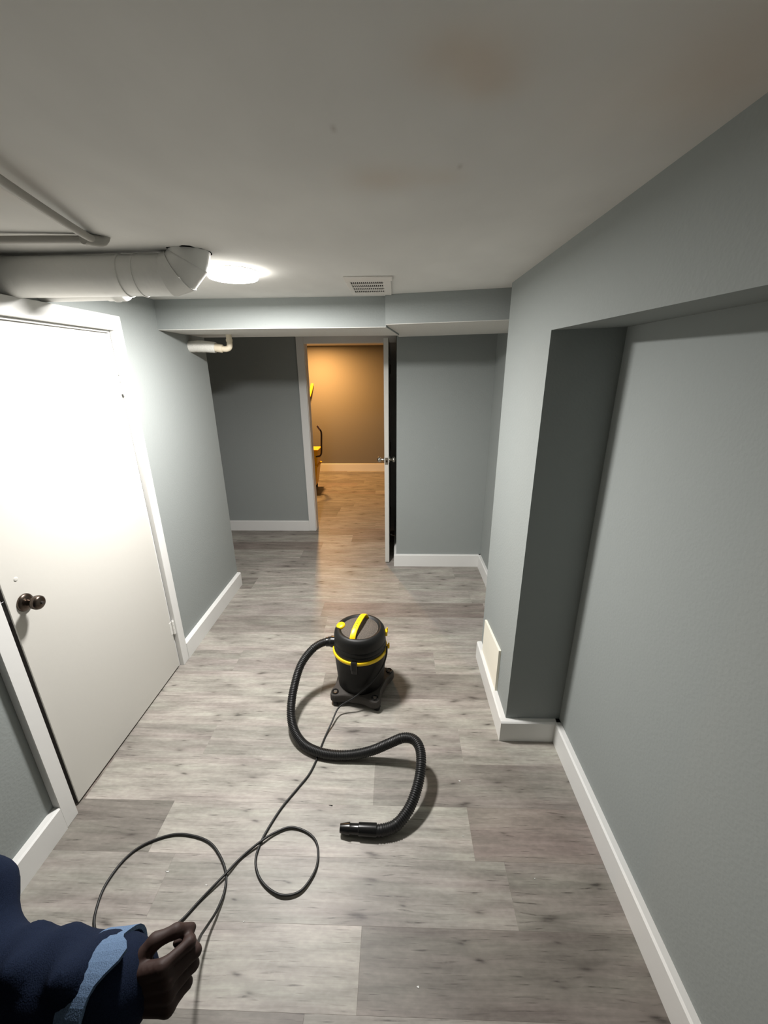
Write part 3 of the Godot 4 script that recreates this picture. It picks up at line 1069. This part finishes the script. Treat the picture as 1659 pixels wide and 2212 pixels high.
	obj("hose_port", st, M.gloss, vac)
	# hose: ribbed, out of the port, down to the floor, over an arch and back to the nozzle
	var path := [Vector3(-0.345, 0.318, 1.956), Vector3(-0.40, 0.318, 1.955), Vector3(-0.47, 0.295, 1.925), Vector3(-0.53, 0.24, 1.855), Vector3(-0.555, 0.165, 1.765), Vector3(-0.555, 0.10, 1.67), Vector3(-0.525, 0.055, 1.59), Vector3(-0.465, 0.03, 1.525), Vector3(-0.385, 0.026, 1.485), Vector3(-0.30, 0.026, 1.468), Vector3(-0.21, 0.03, 1.468), Vector3(-0.115, 0.055, 1.472), Vector3(-0.03, 0.10, 1.475), Vector3(0.035, 0.137, 1.474), Vector3(0.085, 0.150, 1.455), Vector3(0.112, 0.146, 1.412), Vector3(0.115, 0.127, 1.35), Vector3(0.098, 0.097, 1.275), Vector3(0.06, 0.062, 1.20), Vector3(0.005, 0.036, 1.148), Vector3(-0.055, 0.027, 1.130), Vector3(-0.10, 0.026, 1.130)]
	var hpts := []
	for q in path:
		hpts.append(P(q.x, q.y, q.z) - c)
	var fine := spline(hpts, 0.0021)
	var rads := []
	for k in fine.size():
		rads.append([0.0205, 0.0228, 0.0232, 0.0208][k % 4])
	st = mb()
	tube(st, fine, rads, 22)
	var hose := obj("hose", st, M.hose, vac)
	st = mb()
	tube(st, [P(-0.075, 0.0262, 1.130) - c, P(-0.078, 0.0262, 1.130) - c, P(-0.148, 0.0262, 1.132) - c, P(-0.150, 0.0262, 1.132) - c, P(-0.152, 0.0262, 1.132) - c, P(-0.186, 0.0262, 1.133) - c, P(-0.188, 0.0262, 1.133) - c, P(-0.226, 0.0262, 1.135) - c], [0.0225, 0.0255, 0.0245, 0.0235, 0.0205, 0.0200, 0.0235, 0.0165], 26, false)
	tube(st, [P(-0.226, 0.0262, 1.135) - c, P(-0.2255, 0.0262, 1.135) - c, P(-0.19, 0.0262, 1.133) - c], [0.0165, 0.0135, 0.013], 24)
	obj("nozzle", st, M.gloss, hose)
	st = mb()
	tube(st, [P(-0.35, 0.318, 1.956) - c, P(-0.352, 0.318, 1.956) - c, P(-0.40, 0.3165, 1.955) - c, P(-0.402, 0.3165, 1.955) - c], [0.0235, 0.0265, 0.0265, 0.0235], 26)
	obj("hose_cuff", st, M.gloss, hose)
	# power cord: from the lid, across the tub, under the hose, two loops, up to the hand
	var r := 0.0045
	var cp := [P(-0.05, 0.33, 1.905), P(-0.052, 0.296, 1.872), P(-0.075, 0.25, 1.822), P(-0.13, 0.18, 1.792), P(-0.185, 0.125, 1.783), P(-0.235, 0.09, 1.765)]
	cp.append_array([Vector3(-0.311, 0.0500, -1.740), Vector3(-0.342, 0.0220, -1.660), Vector3(-0.364, 0.0060, -1.593), Vector3(-0.378, 0.0060, -1.511), Vector3(-0.386, 0.0060, -1.455), Vector3(-0.406, 0.0060, -1.382), Vector3(-0.446, 0.0060, -1.310), Vector3(-0.495, 0.0060, -1.224), Vector3(-0.530, 0.0060, -1.133), Vector3(-0.544, 0.0060, -1.072), Vector3(-0.541, 0.0060, -1.019), Vector3(-0.510, 0.0060, -0.968), Vector3(-0.460, 0.0080, -0.931), Vector3(-0.404, 0.0100, -0.913), Vector3(-0.348, 0.0090, -0.926), Vector3(-0.313, 0.0080, -0.972), Vector3(-0.300, 0.0060, -1.025), Vector3(-0.316, 0.0060, -1.089), Vector3(-0.362, 0.0060, -1.128), Vector3(-0.433, 0.0080, -1.145), Vector3(-0.492, 0.0090, -1.123), Vector3(-0.540, 0.0135, -1.086), Vector3(-0.601, 0.0070, -1.031), Vector3(-0.640, 0.0135, -0.970), Vector3(-0.699, 0.0060, -0.896), Vector3(-0.741, 0.0060, -0.835), Vector3(-0.790, 0.0060, -0.795), Vector3(-0.846, 0.0060, -0.764), Vector3(-0.908, 0.0060, -0.753), Vector3(-0.970, 0.0060, -0.768), Vector3(-1.032, 0.0060, -0.814), Vector3(-1.061, 0.0060, -0.870), Vector3(-1.073, 0.0060, -0.936), Vector3(-1.055, 0.0060, -1.015), Vector3(-1.008, 0.0060, -1.068), Vector3(-0.920, 0.0060, -1.105), Vector3(-0.838, 0.0060, -1.106), Vector3(-0.752, 0.0060, -1.083), Vector3(-0.688, 0.0060, -1.036), Vector3(-0.640, 0.0060, -0.977), Vector3(-0.622, 0.0100, -0.919), Vector3(-0.623, 0.0200, -0.860), Vector3(-0.628, 0.0450, -0.810), Vector3(-0.616, 0.1100, -0.753), Vector3(-0.570, 0.2400, -0.675), Vector3(-0.512, 0.4000, -0.593), Vector3(-0.471, 0.5200, -0.531), Vector3(-0.452, 0.5800, -0.497)])
	st = mb()
	tube(st, spline(cp.map(func(q): return q - c), 0.008), r, 12)
	obj("power_cord", st, M.cord, vac)

func skirt(st: SurfaceTool, outline: Array, levels: Array) -> void:
	var n := outline.size()
	for i in levels.size() - 1:
		for k in n:
			var v := []
			for q in [[k, i], [(k + 1) % n, i], [(k + 1) % n, i + 1], [k, i + 1]]:
				var a: float = outline[q[0]][0]
				var rr: float = outline[q[0]][1] * levels[q[1]][0]
				v.append(P(rr * cos(a), levels[q[1]][1], rr * sin(a)))
			face(st, v, Vector3(0, 0.045, 0))

# flat band with rounded edges along a path; width lies across x
func strap(st: SurfaceTool, pts: Array, half: float, thick: float) -> void:
	var rings := []
	for i in pts.size():
		var f: Vector3 = (pts[mini(i + 1, pts.size() - 1)] - pts[maxi(i - 1, 0)]).normalized()
		var s := (Vector3.RIGHT - f * f.x).normalized()
		var n := s.cross(f)
		var ring := []
		for k in 16:
			var a := TAU * k / 16
			var q := Vector2(signf(cos(a)) * pow(absf(cos(a)), 0.5) * half, signf(sin(a)) * pow(absf(sin(a)), 0.6) * thick)
			ring.append([pts[i] + s * q.x + n * q.y, (s * cos(a) * thick + n * sin(a) * half).normalized()])
		rings.append(ring)
	for i in rings.size() - 1:
		for k in 16:
			var j := (k + 1) % 16
			var q := [rings[i][k], rings[i][j], rings[i + 1][j], rings[i + 1][k]]
			var nn: Vector3 = (q[2][0] - q[0][0]).cross(q[1][0] - q[0][0])
			var order := [0, 1, 2, 0, 2, 3] if nn.dot(q[0][1]) > 0 else [0, 2, 1, 0, 3, 2]
			for m in order:
				st.set_normal(q[m][1])
				st.set_uv(Vector2.ZERO)
				st.add_vertex(q[m][0])
	for e in [0, rings.size() - 1]:
		var ring: Array = rings[e].map(func(q): return q[0])
		face(st, ring, pts[1] if e == 0 else pts[pts.size() - 2])

# ---- mop bucket in the far room
func build_mop_bucket() -> void:
	var c := P(-1.43, 0, 6.26)
	var b := thing("mop_bucket", "yellow mop bucket with wringer just inside the far doorway", "mop bucket", c)
	var st := mb()
	var ring := func(hw: float, hd: float, y: float) -> Array: return [Vector3(-hw, y, -hd), Vector3(hw, y, -hd), Vector3(hw, y, hd), Vector3(-hw, y, hd)]
	solid(st, ring.call(0.165, 0.12, 0.075), ring.call(0.215, 0.155, 0.385))
	obj("bucket_body", st, M.mop_yellow, b)
	st = mb()
	bx(st, Vector3(-0.236, 0.385, -0.172), Vector3(0.236, 0.412, 0.172), 0.008)
	obj("rim", st, M.mop_yellow, b)
	st = mb()
	solid(st, ring.call(0.212, 0.13, 0.41), ring.call(0.234, 0.14, 0.64))
	var wr := obj("wringer", st, M.mop_yellow, b)
	st = mb()
	bx(st, Vector3(-0.242, 0.632, -0.15), Vector3(0.242, 0.652, 0.15), 0.005)
	obj("wringer_lip", st, M.mop_yellow, wr)
	st = mb()
	tube(st, spline([Vector3(0.20, 0.545, 0.13), Vector3(0.26, 0.555, 0.13), Vector3(0.287, 0.60, 0.13), Vector3(0.297, 0.75, 0.13), Vector3(0.305, 0.88, 0.13), Vector3(0.30, 0.93, 0.13), Vector3(0.285, 0.955, 0.13)], 0.012), 0.013, 14)
	var lever := obj("wringer_lever", st, M.steel, b)
	st = mb()
	tube(st, [Vector3(0.287, 0.95, 0.13), Vector3(0.248, 1.01, 0.13)], 0.0155, 14)
	obj("lever_grip", st, M.grip, lever)
	for s in [[-0.14, -0.1], [0.14, -0.1], [0.14, 0.1], [-0.14, 0.1]]:
		st = mb()
		tube(st, [Vector3(s[0] - 0.012, 0.035, s[1]), Vector3(s[0] + 0.012, 0.035, s[1])], 0.035, 20)
		tube(st, [Vector3(s[0], 0.05, s[1]), Vector3(s[0], 0.09, s[1])], 0.014, 10)
		obj("caster", st, M.rubber, b)
	# mop standing in the bucket
	var m := thing("mop", "mop with a bright yellow grip leaning on the back wall behind the bucket", "mop", P(-1.85, 0, 6.98))
	var o := m.position
	st = mb()
	var foot := P(-1.85, 0.05, 6.98)
	var tip := P(-1.468, 1.575, 7.425)
	var ax := (tip - foot).normalized()
	tube(st, [foot - o, tip - ax * 0.25 - o], 0.0125, 16)
	obj("mop_stick", st, M.white, m)
	st = mb()
	tube(st, [tip - ax * 0.26 - o, tip - ax * 0.22 - o, tip - ax * 0.15 - o, tip - ax * 0.02 - o, tip - ax * 0.006 - o, tip - o], [0.014, 0.0185, 0.026, 0.0265, 0.024, 0.017], 20)
	obj("mop_grip", st, M.stick, m)
	for k in 14:
		st = mb()
		var an := TAU * k / 14
		tube(st, [foot + Vector3(0, 0.09, 0) - o, foot + Vector3(0.05 * cos(an), 0.05, 0.05 * sin(an)) - o, foot + Vector3(0.11 * cos(an), -0.04, 0.11 * sin(an)) - o], [0.012, 0.011, 0.009], 8)
		obj("mop_strand", st, M.wrap, m)

# ---- person crouching at the left edge, only an arm reaches into the picture
func build_person() -> void:
	var base := P(-1.12, 0, 0.22)
	var pr := thing("person", "person in a blue denim jacket crouching at the left edge, dark hand holding the cord", "person", base)
	var L := func(q: Vector3) -> Vector3: return q - base
	# joints
	var pelvis := P(-1.19, 0.56, 0.20)
	var waist := P(-1.14, 0.72, 0.22)
	var chest := P(-1.07, 0.92, 0.27)
	var neck := P(-1.01, 1.05, 0.30)
	var head := P(-0.955, 1.19, 0.31)
	var sh_l := P(-1.00, 0.97, 0.46)
	var sh_r := P(-1.04, 0.99, 0.10)
	var el_l := Vector3(-0.860, 0.6071, -0.445)
	var wr_l := Vector3(-0.539, 0.6505, -0.427)
	var up_l := Vector3(-0.944, 0.6816, -0.553)
	var el_r := P(-0.99, 0.72, 0.02)
	var wr_r := P(-0.86, 0.56, 0.10)
	var hip_l := P(-1.18, 0.52, 0.31)
	var hip_r := P(-1.18, 0.52, 0.10)
	var kn_l := P(-1.00, 0.47, 0.34)
	var kn_r := P(-0.93, 0.50, 0.05)
	var an_l := P(-1.10, 0.09, 0.32)
	var an_r := P(-1.08, 0.09, 0.06)
	var bones := [[pelvis, waist, 0.12, 0.11], [waist, chest, 0.115, 0.125], [chest, neck, 0.12, 0.06], [neck, head, 0.055, 0.06],
		[sh_l, sh_r, 0.065, 0.065], [sh_l, up_l, 0.05, 0.046], [up_l, el_l, 0.046, 0.042], [el_l, wr_l, 0.042, 0.029], [sh_r, el_r, 0.05, 0.042], [el_r, wr_r, 0.042, 0.029],
		[hip_l, kn_l, 0.08, 0.055], [kn_l, an_l, 0.055, 0.038], [hip_r, kn_r, 0.08, 0.055], [kn_r, an_r, 0.055, 0.038]]
	var st := mb()
	nets(st, bones.map(func(b): return [L.call(b[0]), L.call(b[1]), b[2], b[3]]), 0.016, 0.04)
	# head: skull, jaw, nose, ears, brow
	var fwd := (Vector3(-0.432, 0.6995, -0.448) - head).normalized()
	var sd := fwd.cross(Vector3.UP).normalized()
	var hu := sd.cross(fwd).normalized()
	var hd := [[head + hu * 0.04 - fwd * 0.015, head + hu * 0.03 + fwd * 0.03, 0.082, 0.072], [head - hu * 0.02 + fwd * 0.03, head - hu * 0.065 + fwd * 0.055, 0.058, 0.034],
		[head + hu * 0.02 + fwd * 0.098, head - hu * 0.015 + fwd * 0.112, 0.008, 0.013], [head + hu * 0.035 + fwd * 0.09 - sd * 0.03, head + hu * 0.035 + fwd * 0.09 + sd * 0.03, 0.012, 0.012],
		[head - hu * 0.043 + fwd * 0.088 - sd * 0.016, head - hu * 0.043 + fwd * 0.088 + sd * 0.016, 0.009, 0.009],
		[head + sd * 0.078 + hu * 0.012, head + sd * 0.08 - hu * 0.018, 0.016, 0.011], [head - sd * 0.078 + hu * 0.012, head - sd * 0.08 - hu * 0.018, 0.016, 0.011], [head - hu * 0.04, neck, 0.055, 0.055]]
	nets(st, hd.map(func(b): return [L.call(b[0]), L.call(b[1]), b[2], b[3]]), 0.006, 0.015)
	# the visible left hand, closed on the cord: frame f along the palm, a across it (index to little finger), n out of its back
	nets(st, hand_bones(L.call(wr_l), L.call(Vector3(-0.432, 0.6725, -0.428)), Vector3(-0.013, -0.1204, 0.043).normalized(), 1.22), 0.0038, 0.007)
	nets(st, hand_bones(L.call(wr_r), L.call(wr_r + Vector3(0.075, -0.055, -0.02)), Vector3(0.1, -0.2, 0.9).normalized(), 1.05), 0.005, 0.007)
	obj("body", st, M.skin, pr)
	for s in [-1.0, 1.0]:
		st = mb()
		lathe(st, [Vector2(0.0, 0.011), Vector2(0.008, 0.008), Vector2(0.011, 0.0), Vector2(0.008, -0.008), Vector2(0.0, -0.011)], 16, Transform3D(Basis.IDENTITY, L.call(head + hu * 0.016 + fwd * 0.086 + sd * 0.031 * s)))
		obj("eye", st, M.eye, pr)
	st = mb()
	nets(st, [[L.call(head + hu * 0.058 - fwd * 0.03), L.call(head + hu * 0.062 + fwd * 0.03), 0.086, 0.068], [L.call(head + hu * 0.03 - fwd * 0.05), L.call(head - hu * 0.03 - fwd * 0.055), 0.06, 0.045]], 0.009, 0.02)
	obj("hair", st, M.hair, pr)
	# jacket with wide sleeves
	var jk := [[pelvis.lerp(waist, 0.35), waist, 0.152, 0.145], [waist, chest, 0.148, 0.155], [chest, chest.lerp(neck, 0.7), 0.15, 0.085], [sh_l, sh_r, 0.088, 0.088],
		[sh_l, up_l, 0.082, 0.062], [up_l, el_l, 0.062, 0.078], [el_l, el_l.lerp(wr_l, 0.94), 0.086, 0.082], [sh_r, el_r, 0.078, 0.068], [el_r, el_r.lerp(wr_r, 0.85), 0.066, 0.05]]
	# folds pulled across the visible sleeve
	var ax := (wr_l - el_l).normalized()
	var up := (Vector3(0, 0.9, -0.45) - ax * ax.dot(Vector3(0, 0.9, -0.45))).normalized()
	var sw := ax.cross(up)
	for q in [[0.45, 0.55, 0.05, -0.03], [0.62, 0.78, -0.01, 0.06], [0.80, 0.88, 0.06, -0.01], [0.3, 0.42, -0.03, 0.05]]:
		jk.append([el_l.lerp(wr_l, q[0]) + up * 0.068 + sw * q[2], el_l.lerp(wr_l, q[1]) + up * 0.068 + sw * q[3], 0.018, 0.014])
	st = mb()
	nets(st, jk.map(func(b): return [L.call(b[0]), L.call(b[1]), b[2], b[3]]), 0.012, 0.035)
	var jacket := obj("jacket", st, M.denim, pr)
	# cuff flaring to a pointed corner; paler colour stands for the sleeve's lit edge
	st = mb()
	var seg := 40
	var cuff := []
	for k in seg + 1:
		var an := TAU * k / seg
		var rd := up * cos(an) + sw * sin(an)
		var tip := exp(-pow(wrapf(an - 0.35, -PI, PI), 2) / 0.10)
		var wave := 0.004 * sin(an * 5.0)
		cuff.append([el_l.lerp(wr_l, 0.80) + rd * 0.086, el_l.lerp(wr_l, 0.97) + rd * (0.09 + wave + 0.012 * tip) + ax * 0.05 * tip, el_l.lerp(wr_l, 0.97) + rd * (0.082 + wave + 0.012 * tip) + ax * 0.048 * tip, el_l.lerp(wr_l, 0.82) + rd * 0.076])
	for i in 3:
		for k in seg:
			var q := [L.call(cuff[k][i]), L.call(cuff[k + 1][i]), L.call(cuff[k + 1][i + 1]), L.call(cuff[k][i + 1])]
			var mid: Vector3 = L.call(el_l.lerp(wr_l, 0.9))
			var away: Vector3 = (q[0] + q[2]) / 2.0 - mid
			var nn: Vector3 = (q[1] - q[0]).cross(q[3] - q[0]).normalized()
			var outward := (nn.dot(away) > 0) == (i != 2)
			if not outward:
				nn = -nn
			for m in ([0, 2, 1, 0, 3, 2] if outward else [0, 1, 2, 0, 2, 3]):
				st.set_normal(nn)
				st.set_uv(Vector2.ZERO)
				st.add_vertex(q[m])
	obj("cuff", st, M.lit_denim, jacket)
	var tr := [[pelvis, pelvis.lerp(waist, 0.5), 0.142, 0.135], [hip_l, kn_l, 0.10, 0.078], [kn_l, an_l.lerp(kn_l, 0.08), 0.075, 0.062], [hip_r, kn_r, 0.10, 0.078], [kn_r, an_r.lerp(kn_r, 0.08), 0.075, 0.062]]
	st = mb()
	nets(st, tr.map(func(b): return [L.call(b[0]), L.call(b[1]), b[2], b[3]]), 0.014, 0.04)
	obj("trousers", st, M.jeans, pr)
	for an in [an_l, an_r]:
		st = mb()
		var heel := Vector3(an.x - 0.03, 0.045, an.z)
		nets(st, [[L.call(an + Vector3(0, 0.03, 0)), L.call(heel), 0.05, 0.044], [L.call(heel), L.call(Vector3(an.x + 0.10, 0.042, an.z)), 0.043, 0.041], [L.call(Vector3(an.x + 0.10, 0.042, an.z)), L.call(Vector3(an.x + 0.19, 0.037, an.z)), 0.044, 0.036]], 0.009, 0.02)
		obj("boot", st, M.boot, pr)

func hand_bones(wrist: Vector3, knuckle: Vector3, across: Vector3, s: float) -> Array:
	var f := (knuckle - wrist).normalized()
	var a := (across - f * across.dot(f)).normalized()
	var n := a.cross(f).normalized()
	if n.dot(Vector3(0, 1, 0.3)) < 0.0:
		n = -n
	var pl := 0.082 * s
	var out := []
	# palm as four metacarpals
	var lens := [[0.044, 0.027, 0.021], [0.049, 0.031, 0.023], [0.046, 0.029, 0.022], [0.036, 0.022, 0.020]]
	for i in 4:
		var off := (-0.030 + 0.021 * i) * s
		var k: Vector3 = wrist + f * (pl - absf(i - 1.2) * 0.004 * s) + a * off + n * 0.002
		out.append([wrist + f * 0.008 * s + a * off * 0.62, k, 0.0165 * s, 0.0115 * s])
		# fingers curled down and back round the cord, opening a little differently
		var c1 := 0.95 + 0.10 * i
		var c2 := c1 + 1.35
		var c3 := c2 + 0.85
		var p: Vector3 = k
		var ln: Array = lens[i]
		for j in 3:
			var an: float = [c1, c2, c3][j]
			var q: Vector3 = p + (f * cos(an) - n * sin(an)) * ln[j] * s
			out.append([p, q, [0.0098, 0.0088, 0.0080][j] * s, [0.0088, 0.0080, 0.0070][j] * s])
			p = q
	# thumb from the side of the palm, closing over the index finger
	var t0 := wrist + f * 0.022 * s - a * 0.026 * s - n * 0.006 * s
	var t1 := t0 + (f * 0.7 - a * 0.55 - n * 0.45).normalized() * 0.040 * s
	var t2 := t1 + (f * 0.85 - n * 0.5 + a * 0.05).normalized() * 0.032 * s
	var t3 := t2 + (f * 0.55 - n * 0.6 + a * 0.5).normalized() * 0.026 * s
	out.append([t0, t1, 0.0155 * s, 0.0115 * s])
	out.append([t1, t2, 0.0110 * s, 0.0098 * s])
	out.append([t2, t3, 0.0098 * s, 0.0082 * s])
	return out

# ---- scraps of paint and dust on the floor
func build_debris() -> void:
	var spots := [[0.297, 1.368, 0.009, 0.4], [0.071, 0.698, 0.008, 1.3], [-0.282, 1.243, 0.01, 0.9], [-0.868, 0.981, 0.008, 0.7], [0.521, 0.992, 0.005, 0.1], [-0.523, 0.841, 0.005, 0.5], [0.276, 1.133, 0.004, 0.2], [-0.700, 0.942, 0.006, 0.3]]
	var names := ["white paint chip on the floor right of the hose", "white paint chip at the floor's near centre", "white paint chip between the cord and the nozzle", "white paint chip inside the large cord loop", "tiny white fleck on the near right floor", "tiny white fleck right of the large cord loop", "tiny white fleck right of the hose shadow", "tiny white fleck by the cord crossing"]
	for i in spots.size():
		var q: Array = spots[i]
		var st := mb()
		var s: float = q[2]
		var p := P(q[0], 0.0006, q[1])
		var low := []
		var top := []
		for k in 5:
			var a: float = TAU * k / 5 + q[3]
			var rr := s * (0.55 + 0.35 * sin(k * 2.7 + i))
			low.append(Vector3(rr * cos(a) * 1.3, -0.0005, rr * sin(a) * 0.6))
			top.append(Vector3(rr * cos(a) * 1.2, 0.0011, rr * sin(a) * 0.5))
		solid(st, low, top)
		var o := obj("paint_chip", st, M.white)
		o.position = p
		tag(o, names[i], "paint chip", "paint chips scattered on the floor")
